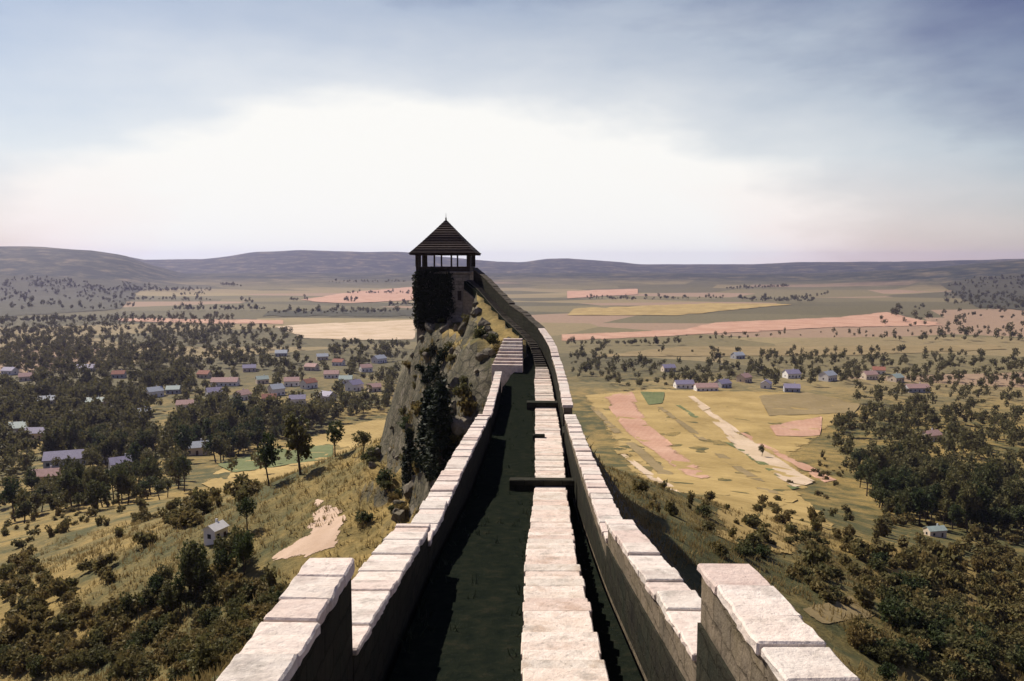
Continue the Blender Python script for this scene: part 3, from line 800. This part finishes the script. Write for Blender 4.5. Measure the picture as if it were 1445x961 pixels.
HS = [  # px, py, width, length, height, walls, roof, turn, where it stands
 (122, 524, 9, 15, 3.4, 'w_grey', 'r_lilac', .1, 'long lilac roofed house deep in the left wood'),
 (37, 537, 8, 10, 3.6, 'w_cream', 'r_pink', .5, 'cream house with pale pink roof near the left picture edge'),
 (14, 528, 8, 11, 3.6, 'w_white', 'r_lilac', -.2, 'white house with lilac roof at the far left edge'),
 (133, 573, 7, 13, 3.2, 'w_cream', 'r_green', .15, 'cream house with pale green roof below the lilac one'),
 (218, 560, 8, 10, 4.4, 'w_white', 'r_grey', .8, 'tall white house with grey roof in the left wood'),
 (245, 556, 7, 9, 3.4, 'w_grey', 'r_green', .2, 'small grey house with pale green roof beside a tall white one'),
 (318, 545, 9, 20, 3.6, 'w_white', 'r_pink', .05, 'longest white house with pale pink roof in the left village'),
 (302, 560, 8, 10, 3.8, 'w_white', 'r_lilac', .6, 'white house with lilac roof just below the longest house'),
 (342, 564, 8, 9, 3.8, 'w_white', 'r_pink', 1.0, 'white gabled house under the right end of the longest house'),
 (390, 558, 9, 9, 5.0, 'w_white', 'r_grey', .7, 'bright two storey white house with grey roof'),
 (380, 568, 7, 9, 3.4, 'w_cream', 'r_red', .3, 'cream house with red roof below the two storey house'),
 (397, 503, 9, 12, 3.6, 'w_grey', 'r_grey', .2, 'far grey house in front of the pale stubble field'),
 (440, 523, 8, 11, 3.6, 'w_cream', 'r_pink', -.3, 'cream house with pale pink roof right of the grey one'),
 (352, 524, 8, 11, 3.4, 'w_cream', 'r_lilac', .3, 'cream house with lilac roof above the longest house'),
 (289, 533, 8, 10, 3.4, 'w_cream', 'r_red', -.2, 'cream house with red roof left above the longest house'),
 (500, 551, 9, 10, 4.6, 'w_white', 'r_lilac', .9, 'white house with lilac roof nearest the bluff'),
 (488, 541, 8, 10, 3.6, 'w_white', 'r_green', .1, 'white house with pale green roof behind the one nearest the bluff'),
 (528, 553, 7, 9, 3.4, 'w_cream', 'r_pink', .4, 'little cream house between the bluff and its neighbours'),
 (462, 566, 8, 9, 3.6, 'w_grey', 'r_lilac', -.5, 'grey house with lilac roof above the golden meadow'),
 (412, 545, 8, 11, 4.0, 'w_white', 'r_pink', .2, 'white house with pale pink roof left of the bright two storey one'),
 (436, 548, 8, 10, 4.4, 'w_white', 'r_red', .9, 'white gable end house with red roof in the middle of the left village'),
 (468, 533, 8, 12, 3.6, 'w_white', 'r_pink', .1, 'white house with wide pale pink front behind the village middle'),
 (455, 508, 8, 11, 3.6, 'w_cream', 'r_grey', .3, 'far cream house with grey roof before the stubble field'),
 (478, 516, 8, 10, 3.6, 'w_white', 'r_red', -.2, 'far white house with red roof before the stubble field'),
 (516, 524, 8, 10, 3.8, 'w_white', 'r_pink', .5, 'white house with pink roof high up beside the bluff'),
 (535, 512, 9, 12, 4.4, 'w_white', 'r_grey', .9, 'highest white house with grey roof at the bluff edge'),
 (420, 570, 7, 10, 3.6, 'w_white', 'r_lilac', .2, 'white house with lilac roof above the green crop strip'),
 (370, 541, 7, 9, 3.6, 'w_cream', 'r_green', .5, 'cream house with pale green roof right of the longest house'),
 (262, 578, 7, 10, 3.6, 'w_white', 'r_pink', .2, 'white house with pink roof under the tall white house'),
 (200, 590, 7, 10, 3.4, 'w_white', 'r_grey', .4, 'white house with grey roof alone in dark trees'),
 (168, 533, 8, 10, 3.4, 'w_grey', 'r_red', .2, 'grey house with red roof among dark trees'),
 (66, 572, 8, 10, 3.4, 'w_grey', 'r_grey', .4, 'grey house with pale grey roof in the darkest trees'),
 (25, 612, 8, 12, 3.4, 'w_grey', 'r_green', .2, 'grey house with pale green roof low at the left edge'),
 (56, 620, 7, 12, 3.4, 'w_cream', 'r_lilac', .1, 'cream house with lilac roof low at the left edge'),
 (108, 657, 8, 22, 3.4, 'w_grey', 'r_lilac', .35, 'long lilac roofed barn left of the green crop strip'),
 (64, 682, 6, 9, 3.0, 'w_cream', 'r_pink', .3, 'small cream cottage with pink roof below the long barn'),
 (172, 665, 6, 8, 3.2, 'w_white', 'r_lilac', .6, 'small white cottage right of the long barn'),
 (278, 641, 6, 9, 3.4, 'w_cream', 'r_grey', .4, 'cream cottage with grey roof at the green crop strip'),
 (305, 763, 1.5, 2.0, 1.25, 'w_white', 'r_white', 1.2, 'small bright white hut alone on the left slope'),
 (965, 548, 8, 14, 3.2, 'w_white', 'r_lilac', .1, 'white house with lilac roof nearest the golden field'),
 (996, 552, 8, 16, 3.2, 'w_white', 'r_pink', .05, 'long white house with pink roof by the golden field'),
 (1020, 547, 8, 10, 3.4, 'w_grey', 'r_lilac', .5, 'grey house with lilac roof by the long white one'),
 (943, 524, 8, 11, 3.6, 'w_cream', 'r_lilac', .2, 'cream house with lilac roof behind the right village'),
 (1041, 506, 9, 11, 3.6, 'w_grey', 'r_grey', .4, 'far grey house beyond the right village'),
 (1050, 539, 8, 10, 4.2, 'w_cream', 'r_pink', .7, 'cream gabled house with pink roof in the right village'),
 (1081, 548, 7, 9, 4.0, 'w_white', 'r_lilac', 1.1, 'white lilac roofed house above the smooth tan field'),
 (1117, 533, 9, 12, 3.8, 'w_white', 'r_lilac', .2, 'white house with lilac roof at the middle of the village'),
 (1117, 553, 8, 11, 3.2, 'w_grey', 'r_lilac', -.2, 'grey house with lilac roof on the tan field edge'),
 (1168, 537, 9, 12, 4.6, 'w_white', 'r_grey', .6, 'brightest tall white house with grey roof in the right village'),
 (1226, 535, 8, 12, 4.0, 'w_cream', 'r_pink', .3, 'cream house with pink roof left of the dark wood'),
 (1240, 528, 8, 10, 3.6, 'w_white', 'r_red', -.4, 'white house with red roof above the dark wood'),
 (1264, 539, 8, 10, 3.6, 'w_cream', 'r_green', .5, 'cream house with pale green roof above the dark wood'),
 (1293, 553, 8, 17, 3.2, 'w_grey', 'r_pink', .1, 'long pink roofed house in front of the dark wood'),
 (1313, 622, 6, 9, 3.2, 'w_cream', 'r_pink', .4, 'cream house with pink roof inside the dark wood'),
 (1319, 756, 2.2, 4.2, 1.5, 'w_cream', 'r_green', .2, 'shed with pale green roof on the right slope'),
]
for hrow in HS: house(*hrow)

# bright outwork wall on the slope left of the bluff
x0, y0, z0 = hit(541, 516); x1, y1, z1 = hit(556, 538)

# ------------------------------------------------------------------ scatter vegetation by area
scatter([(0, 462), (380, 462), (440, 484), (575, 490), (575, 575), (480, 598), (310, 655), (0, 660)], 2100, 'tree', .75, 1.4, 'dark round tree of the wood round the left village', 'trees of the left village wood', .30, seed=1)
scatter([(0, 470), (300, 470), (330, 520), (200, 600), (0, 655)], 620, 'tree', .8, 1.3, 'dark tree of the densest part of the left wood', 'trees of the dense left wood', .22, seed=21)
scatter([(0, 455), (330, 462), (250, 520), (0, 530)], 420, 'tree', .9, 1.5, 'tall dark tree at the back of the left wood', 'trees at the back of the left wood', seed=2)
scatter([(0, 610), (270, 612), (270, 700), (0, 745)], 260, 'tree', .6, 1.05, 'dark tree of the belt below the long barn', 'trees of the belt below the barn', .33, seed=3)
scatter([(320, 655), (430, 650), (430, 684), (320, 690)], 9, 'tree', .5, .8, 'small dark tree in the hedge across the golden meadow', 'hedge trees of the golden meadow', clear=False, seed=4)
scatter([(200, 870), (235, 822), (300, 776), (368, 778), (366, 800), (300, 850), (220, 884)], 24, 'tree', .3, .42, 'low dark tree of the thicket on the left slope', 'trees of the left slope thicket', clear=False, seed=5)
scatter([(0, 690), (330, 690), (470, 800), (300, 961), (0, 961)], 430, 'bush', .35, 1.0, 'olive bush on the dry left slope', 'bushes on the left slope', .37, seed=6)
scatter([(180, 690), (560, 690), (560, 760), (430, 800), (200, 780)], 40, 'bush', .45, 1.1, 'dark bush in the golden grass beside the track', 'bushes beside the track', .4, seed=7)
scatter([(800, 500), (1445, 496), (1445, 552), (1240, 545), (1060, 550), (810, 556)], 520, 'tree', .7, 1.2, 'dark round tree between the right village houses', 'trees of the right village', .30, seed=8)
scatter([(1215, 548), (1445, 540), (1445, 760), (1260, 740), (1165, 650), (1170, 610)], 620, 'tree', .65, 1.15, 'dark tree of the wood on the right slope', 'trees of the right wood', .26, seed=9)
scatter([(1165, 640), (1445, 700), (1445, 961), (1225, 961), (1190, 860), (1040, 790), (1080, 700)], 330, 'bush', .45, 1.1, 'dark bush of the scrub on the right slope', 'bushes on the right slope', .44, seed=10)
scatter([(1245, 700), (1445, 690), (1445, 961), (1290, 961), (1235, 820)], 330, 'bush', .7, 1.5, 'dark green bush of the thick lower right scrub', 'bushes of the lower right thicket', .3, seed=22)
scatter([(880, 690), (1160, 680), (1180, 800), (1050, 800), (990, 780)], 34, 'bush', .35, .8, 'olive bush in the golden grass right of the wall', 'bushes in the right golden grass', .42, seed=11)
scatter([(560, 590), (700, 560), (660, 660), (575, 700)], 26, 'bush', .4, .9, 'low bush at the foot of the bluff', 'bushes at the bluff foot', clear=False, seed=12)

NAMED_TREES = [(473, 645, .5, 'lone dark round tree in the golden meadow'), (512, 640, .4, 'smaller round tree right of the lone meadow tree'),
               (349, 748, .4, 'narrow dark tree standing above the white hut'), (1075, 600 + 45, .6, 'lone tree at the foot of the cream stubble strip')]
tr_all = sorted(trees, key=lambda q: -q[0]); bu_all = sorted(bushes, key=lambda q: -q[0])
NT_, NB_ = 285, 170
for (a, x, y, z, s, lb, gp) in tr_all[:NT_]: add_tree(x, y, z, s * RNG.uniform(.75, 1.2), lb, gp, sz=RNG.uniform(.75, 1.45))
for (a, x, y, z, s, lb, gp) in bu_all[:NB_]: 
    o = add_bush(x, y, z, s, lb, gp, RNG.uniform(.75, 1.1))
    if 'lower right thicket' in gp: o.data = bush_var[(0, 3)[RNG.integers(2)]]
for px, py, s, lb in NAMED_TREES:
    x, y, z = hit(px, py); add_tree(x, y, z, s, lb, None)
for px, py, s, sz, lb in ((512, 735, .8, .9, 'big olive bush at the head of the bare track'), (545, 680, 1.0, .9, 'dark bush below the bluff beside the meadow'), (990, 728, 1.1, .9, 'large dark bush on the golden slope right of the wall'),
                      (1090, 716, 1.3, .7, 'broad dark bush below the cream stubble strip'), (1146, 775, .8, .9, 'small dark bush alone in the golden grass patch'), (1075, 786, 1.0, .8, 'dark bush above the end of the right parapet'), (575, 604, 1.0, .9, 'big dark bush on the bluff flank')):
    x, y, z = hit(px, py)
    if free(x, y): add_bush(x, y, z, s, lb, None, sz)
# cypresses on the slope between bluff and wall
for px, d, ztop, s, w, lb in ((622, 66, 560, 1.05, 1.35, 'tallest dark cypress between the bluff and the wall'), (606, 70, 590, .95, 1.3, 'dark cypress left of the tallest one under the bluff'),
                           (578, 76, 555, .75, 1.1, 'slim cypress at the left foot of the bluff')):
    a, _ = ray(px, 600); x = a * d; add_cypress(x, d, float(terrain(x, d)) - .2, s, lb, w)

# the rest of the woods and the scrub, too many to count
def bulk(name, rows, var, mat, label, cat, sub):
    Qs = []
    rng = np.random.default_rng(5)
    for (a, x, y, z, s, lb, gp) in rows:
        me = var[rng.integers(len(var))]
        q = np.empty(len(me.vertices) * 3, np.float32); me.vertices.foreach_get('co', q); q = q.reshape(-1, 4, 3)
        q = q[rng.permutation(len(q))[:max(60, len(q) // sub)]]
        c = q.mean(1, keepdims=True); q = c + (q - c) * 1.9
        w = rng.uniform(0, 6.283); R = np.array([[math.cos(w), -math.sin(w), 0], [math.sin(w), math.cos(w), 0], [0, 0, 1]])
        Qs.append((q @ R.T) * s * rng.uniform(.65, 1.3) * np.array([1, 1, rng.uniform(.75, 1.35)]) + np.array([x, y, z]))
    o = link_mesh(name, quads_mesh(name, np.concatenate(Qs)), mat)
    return tag(o, label, cat, kind='stuff')
# the woods and scrub run on beyond the sides of the photograph
keep_t, keep_b = trees, bushes
trees, bushes = [], []
scatter([(1455, 540), (1900, 560), (1900, 760), (1455, 760)], 520, 'tree', .65, 1.15, '', '', .26, seed=31)
scatter([(1455, 700), (1900, 720), (1900, 1000), (1455, 1000)], 320, 'bush', .6, 1.4, '', '', .34, seed=32)
scatter([(1455, 496), (1900, 500), (1900, 560), (1455, 552)], 160, 'tree', .7, 1.2, '', '', .3, seed=33)
scatter([(-420, 470), (-12, 462), (-12, 660), (-420, 680)], 700, 'tree', .75, 1.4, '', '', .3, seed=34)
scatter([(-420, 700), (-12, 690), (-12, 1000), (-420, 1000)], 220, 'bush', .4, 1.0, '', '', .4, seed=35)
wide_t, wide_b = trees, bushes
trees, bushes = keep_t, keep_b
# far tree belts and hedges
rng = np.random.default_rng(9)
belt = []
def line(p0, p1, n, s0, s1, jy=1.0):
    for i in range(n):
        k = rng.random(); px = p0[0] + (p1[0] - p0[0]) * k; py = p0[1] + (p1[1] - p0[1]) * k + rng.normal() * jy
        x, y, z = hit(px, py); belt.append((0, x, y, z, rng.uniform(s0, s1), '', ''))
line((800, 488), (960, 487), 60, .6, 1.0, .4)
line((960, 480), (1445, 470), 50, .6, 1.1, 2)
line((370, 444), (585, 442), 70, 1.0, 1.8, 1.2)
line((0, 455), (330, 452), 200, .8, 1.4, 1.5)
for k in range(26):                     # broken hedges and copses on the far plain, in runs of very different length
    left = rng.random() < .5
    px = rng.uniform(-20, 560) if left else rng.uniform(800, 1445)
    py = rng.uniform(398, 440); L = rng.uniform(15, 150); n = int(L * rng.uniform(.25, .8))
    line((px, py), (px + L, py + rng.normal() * 2.5), n, .8, 1.6, rng.uniform(.15, .7))
for a_, b_, c_, d_, n in ((1330, 398, 1445, 432, 260), (0, 396, 190, 440, 320), (1240, 436, 1445, 484, 130)):
    for q in range(n):
        px = rng.uniform(a_, c_); py = rng.uniform(b_, d_)
        if vnoise(np.array(px / 30.), np.array(py / 6.), 91) < .42: continue
        x, y, z = hit(px, py); belt.append((0, x, y, z, rng.uniform(1.0, 2.0), '', ''))
bulk('woodland', tr_all[NT_:] + belt + wide_t, [v[0] for v in tree_var], M['leaf'], 'far dark woods and hedges spread over the plain', 'woodland', 7)
bulk('scrub', bu_all[NB_:] + wide_b, bush_var, M['leaf_dry'], 'small far scrub spotting the dry slopes', 'scrub', 3)

# bushes growing on the bluff
me = bl.data; co = np.array([tuple(bl.location + v.co) for v in me.vertices]); no = np.array([tuple(v.normal) for v in me.vertices])
ok = np.nonzero((co[:, 2] > -21) & (co[:, 2] < -8) & (no[:, 1] < .1))[0]
rng = np.random.default_rng(15)
k = 0
for i in rng.permutation(ok):
    if k >= 12: break
    if no[i, 1] > .1: continue
    if co[i, 0] > cx(co[i, 1]) - 3.2 and co[i, 1] < 90: continue
    add_bush(co[i, 0], co[i, 1], co[i, 2] - .3, rng.uniform(.35, .85), 'small olive bush clinging to the rock bluff', 'bushes on the bluff', 1.0); k += 1

def rock(x, y, r, seed):
    bm = bmesh.new(); bmesh.ops.create_icosphere(bm, subdivisions=4, radius=1)
    rg = np.random.default_rng(seed); pl = rg.normal(0, 1, (13, 3)); pl /= np.linalg.norm(pl, axis=1)[:, None]; of = rg.uniform(.42, .8, 13)
    for v in bm.verts:
        p = np.array(v.co)
        for n_, o_ in list(zip(pl, of)) * 2:
            k_ = p @ n_ - o_
            if k_ > 0: p = p - n_ * k_
        p = p * (1 + .16 * (float(vnoise(np.array(p[0] * 4 + seed), np.array(p[1] * 4 + p[2] * 3), seed)) - .5))
        v.co = Vector(p) * r
    me = bpy.data.meshes.new('boulder'); bm.to_mesh(me); bm.free()
    o = link_mesh('boulder', me, M['rock']); o.location = (x, y, float(terrain(x, y)) + r * .12); o.rotation_euler = (0, 0, rg.uniform(0, 6.3))
    return tag(o, 'grey tan boulder on the rocky bank below the tower stair', 'boulder', 'boulders on the bank below the tower')
rng = np.random.default_rng(61); k = 0
while k < 70:
    y = rng.uniform(64, 91); x = float(cx(y)) - rng.uniform(.2, 11)
    if math.hypot(x - TX, y - TY) < 4.5: continue
    r = rng.uniform(.3, .8) * (1.5 if k % 6 == 0 else 1)
    if x + r > float(cx(y)) + .3: continue
    rock(x, y, r, 500 + k); k += 1
k = 0
while k < 40:
    y = rng.uniform(60, 91); x = float(cx(y)) - rng.uniform(1.0, 12)
    if math.hypot(x - TX, y - TY) < 4.5 or (y < 62 and x > cx(y) - 3.6): continue
    add_bush(x, y, float(terrain(x, y)), rng.uniform(.3, .8), 'small bush on the rocky bank below the tower stair', 'bushes on the bank below the tower', rng.uniform(.7, 1.2)); k += 1

# dark shrubs in the gully that runs down from the tower front
dark_bush = []
for me in bush_var[:3]:
    d_ = me.copy(); d_.materials.clear(); d_.materials.append(M['leaf_dark']); dark_bush.append(d_)
rng = np.random.default_rng(77)
for k in range(46):
    py = rng.uniform(455, 690); px = 618 + 8 * math.sin(py / 30) + rng.normal() * (11 + 6 * math.sin(py / 55))
    x, y, z = hit(px, py)
    if not free(x, y) or y > 110 or y < 35: continue
    o = add_bush(x, y, z - .1, rng.uniform(.4, .85), 'dark evergreen shrub in the gully below the tower front', 'dark shrubs of the gully below the tower', rng.uniform(.9, 1.5)); o.data = dark_bush[k % 3]

# dry grass tufts on the slopes near the wall
rng = np.random.default_rng(33)
pts = []
while len(pts) < 16000:
    px = rng.uniform(-40, 1480); py = rng.uniform(640, 1000)
    a, b = ray(px, py)
    y = rng.uniform(14, 130); x = a * y
    if abs(x) < 75 and free(x, y, -.8): pts.append((x, y))
pts = np.array(pts)
keep = vnoise(pts[:, 0] / 6, pts[:, 1] / 6, 50) > .36
pts = pts[keep]; zz = terrain(pts[:, 0], pts[:, 1])
B = []
for j in range(5):
    n = len(pts); a = rng.uniform(0, 6.283, n); l = rng.uniform(.25, .6, n); w = rng.uniform(.03, .07, n)
    base = np.stack([pts[:, 0] + rng.normal(0, .16, n), pts[:, 1] + rng.normal(0, .16, n), zz - .05], 1)
    d = np.stack([np.cos(a), np.sin(a), np.zeros(n)], 1); lean = np.stack([rng.normal(0, .3, n), rng.normal(0, .3, n), np.ones(n)], 1)
    tip = base + lean * l[:, None]
    B.append(np.stack([base - d * w[:, None], base + d * w[:, None], tip + d * w[:, None] * .3, tip - d * w[:, None] * .3], 1))
gr = link_mesh('grass', quads_mesh('grass', np.concatenate(B)), M['grass'])
tag(gr, 'dry golden grass tufts on the slopes beside the wall', 'grass', kind='stuff')

# weeds in the joints along the walkway
rng = np.random.default_rng(44); wq = []
for k in range(260):
    y = 3 + 58 * rng.random() ** 1.5
    e = rng.integers(3); o = (-1.9 + abs(rng.normal()) * .12) if e == 0 else ((c0(y) - abs(rng.normal()) * .10) if e == 1 else rng.uniform(-1.9, c0(y)))
    x = float(cx(y)) + o; z = fz(y)
    for j in range(5):
        a = rng.uniform(0, 6.283); l = rng.uniform(.05, .2); d = np.array([math.cos(a), math.sin(a), 0]) * .012
        b_ = np.array([x + rng.normal() * .05, y + rng.normal() * .05, z - .01]); tip = b_ + np.array([rng.normal() * .4, rng.normal() * .4, 1]) * l
        wq.append([b_ - d, b_ + d, tip + d * .3, tip - d * .3])
we = link_mesh('weeds', quads_mesh('weeds', np.array(wq)), M['leaf_dark']); tag(we, 'small weeds growing on the dark walkway beside the stair', 'weeds', kind='stuff')

# ------------------------------------------------------------------ light, air, sky
SUN_AZ, SUN_EL = math.radians(-44), math.radians(44)     # azimuth from +Y towards +X
sd = Vector((math.sin(SUN_AZ) * math.cos(SUN_EL), math.cos(SUN_AZ) * math.cos(SUN_EL), math.sin(SUN_EL)))
sl = bpy.data.lights.new('sun', 'SUN'); sl.energy = 4.2; sl.angle = math.radians(.5); sl.color = (1, .91, .80)
so = bpy.data.objects.new('sun', sl); COL.objects.link(so)
so.rotation_euler = (-sd).to_track_quat('-Z', 'Y').to_euler(); so.location = (0, 0, 300)

w = bpy.data.worlds.new('World'); scene.world = w; w.use_nodes = True
t = w.node_tree; t.nodes.clear()
out = t.nodes.new('ShaderNodeOutputWorld'); bg = t.nodes.new('ShaderNodeBackground'); bg.inputs[1].default_value = .05
sk = t.nodes.new('ShaderNodeTexSky'); sk.sky_type = 'NISHITA'; sk.sun_disc = False
sk.sun_elevation = SUN_EL; sk.sun_rotation = SUN_AZ; sk.altitude = 300; sk.air_density = 1.0; sk.dust_density = .6; sk.ozone_density = 4.0
# a thin bright cloud veil lies low over the valley, thinning out upwards and to the sides
def wm(op, a, b=0.0, clamp=False):
    nd = t.nodes.new('ShaderNodeMath'); nd.operation = op; nd.use_clamp = clamp
    for sock, v in ((nd.inputs[0], a), (nd.inputs[1], b)):
        if hasattr(v, 'is_linked'): t.links.new(v, sock)
        else: sock.default_value = v
    return nd.outputs[0]
tc = t.nodes.new('ShaderNodeTexCoord'); sp = t.nodes.new('ShaderNodeSeparateXYZ'); t.links.new(tc.outputs['Generated'], sp.inputs[0])
az = wm('ARCTAN2', sp.outputs[0], sp.outputs[1]); el = wm('ARCSINE', sp.outputs[2])
mpw = t.nodes.new('ShaderNodeMapping'); mpw.inputs['Scale'].default_value = (3, 3, 9); t.links.new(tc.outputs['Generated'], mpw.inputs['Vector'])
nz = t.nodes.new('ShaderNodeTexNoise'); nz.inputs['Scale'].default_value = 1.6; nz.inputs['Detail'].default_value = 5; nz.inputs['Roughness'].default_value = .55; t.links.new(mpw.outputs[0], nz.inputs['Vector'])
R = math.radians
rr = wm('SQRT', wm('ADD', wm('POWER', wm('DIVIDE', wm('ADD', az, R(5)), R(29)), 2.0), wm('POWER', wm('DIVIDE', el, R(12.3)), 2.0)))
rr = wm('ADD', rr, wm('MULTIPLY', wm('SUBTRACT', nz.outputs['Fac'], .5), .55))
cr = t.nodes.new('ShaderNodeValToRGB'); e = cr.color_ramp.elements
e[0].position = .30; e[0].color = (1, 1, 1, 1); e[1].position = 1.0; e[1].color = (0, 0, 0, 1)
for p_, v_ in ((.36, .66), (.46, .42), (.56, .24), (.68, .04)):
    q_ = e.new(p_); q_.color = (v_, v_, v_, 1)
t.links.new(wm('DIVIDE', rr, 2.8), cr.inputs[0])
mxw = t.nodes.new('ShaderNodeMix'); mxw.data_type = 'RGBA'
t.links.new(cr.outputs[0], mxw.inputs[0]); t.links.new(sk.outputs[0], mxw.inputs[6]); 
pk = t.nodes.new('ShaderNodeMix'); pk.data_type = 'RGBA'; pk.inputs[6].default_value = (13.0, 12.9, 12.4, 1); pk.inputs[7].default_value = (13.0, 9.9, 9.0, 1)
t.links.new(wm('MULTIPLY', wm('MULTIPLY', wm('SUBTRACT', rr, .65), 2.4, True), wm('SUBTRACT', 1.0, wm('DIVIDE', el, R(7)), True)), pk.inputs[0])
t.links.new(pk.outputs[2], mxw.inputs[7])
# heavier slate cloud high up to the sides, darkest to the right
dk = t.nodes.new('ShaderNodeMix'); dk.data_type = 'RGBA'; dk.inputs[7].default_value = (1.5, 1.75, 3.6, 1)
nz2 = t.nodes.new('ShaderNodeTexNoise'); nz2.inputs['Scale'].default_value = 2.6; nz2.inputs['Detail'].default_value = 6; t.links.new(mpw.outputs[0], nz2.inputs['Vector'])
rd = wm('ADD', rr, wm('MULTIPLY', wm('SUBTRACT', nz2.outputs['Fac'], .5), .5))
rd = wm('ADD', rd, wm('MULTIPLY', az, .22))
t.links.new(wm('MULTIPLY', wm('DIVIDE', wm('SUBTRACT', rd, 1.42), .62, True), .86), dk.inputs[0])
t.links.new(mxw.outputs[2], dk.inputs[6]); t.links.new(dk.outputs[2], bg.inputs[0]); t.links.new(bg.outputs[0], out.inputs[0])

# haze: one closed box of even air
zlo, zhi = float(Z.min()) - 1.0, float(max(Z.max(), 6.5)) + 3.0
m = MB(); m.box(-9400, 9400, -9400, 9400, zlo, zhi)
hz = bpy.data.materials.new('haze'); hz.use_nodes = True; nt = hz.node_tree; nt.nodes.clear()
o_ = nt.nodes.new('ShaderNodeOutputMaterial'); v_ = nt.nodes.new('ShaderNodeVolumePrincipled')
v_.inputs['Color'].default_value = (.60, .60, 1.0, 1); v_.inputs['Density'].default_value = 5.4e-5; v_.inputs['Anisotropy'].default_value = .3
nt.links.new(v_.outputs[0], o_.inputs['Volume'])
ho = m.build('haze', hz); tag(ho, 'pale violet haze over the plain and far hills', 'haze', kind='stuff')

scene.view_settings.view_transform = 'Standard'; scene.view_settings.look = 'None'
scene.view_settings.exposure = 0.6; scene.view_settings.gamma = 1.0; scene.view_settings.use_curve_mapping = False
scene.cycles.use_denoising = True
scene.cycles.max_bounces = 6; scene.cycles.transparent_max_bounces = 8; scene.cycles.volume_bounces = 0
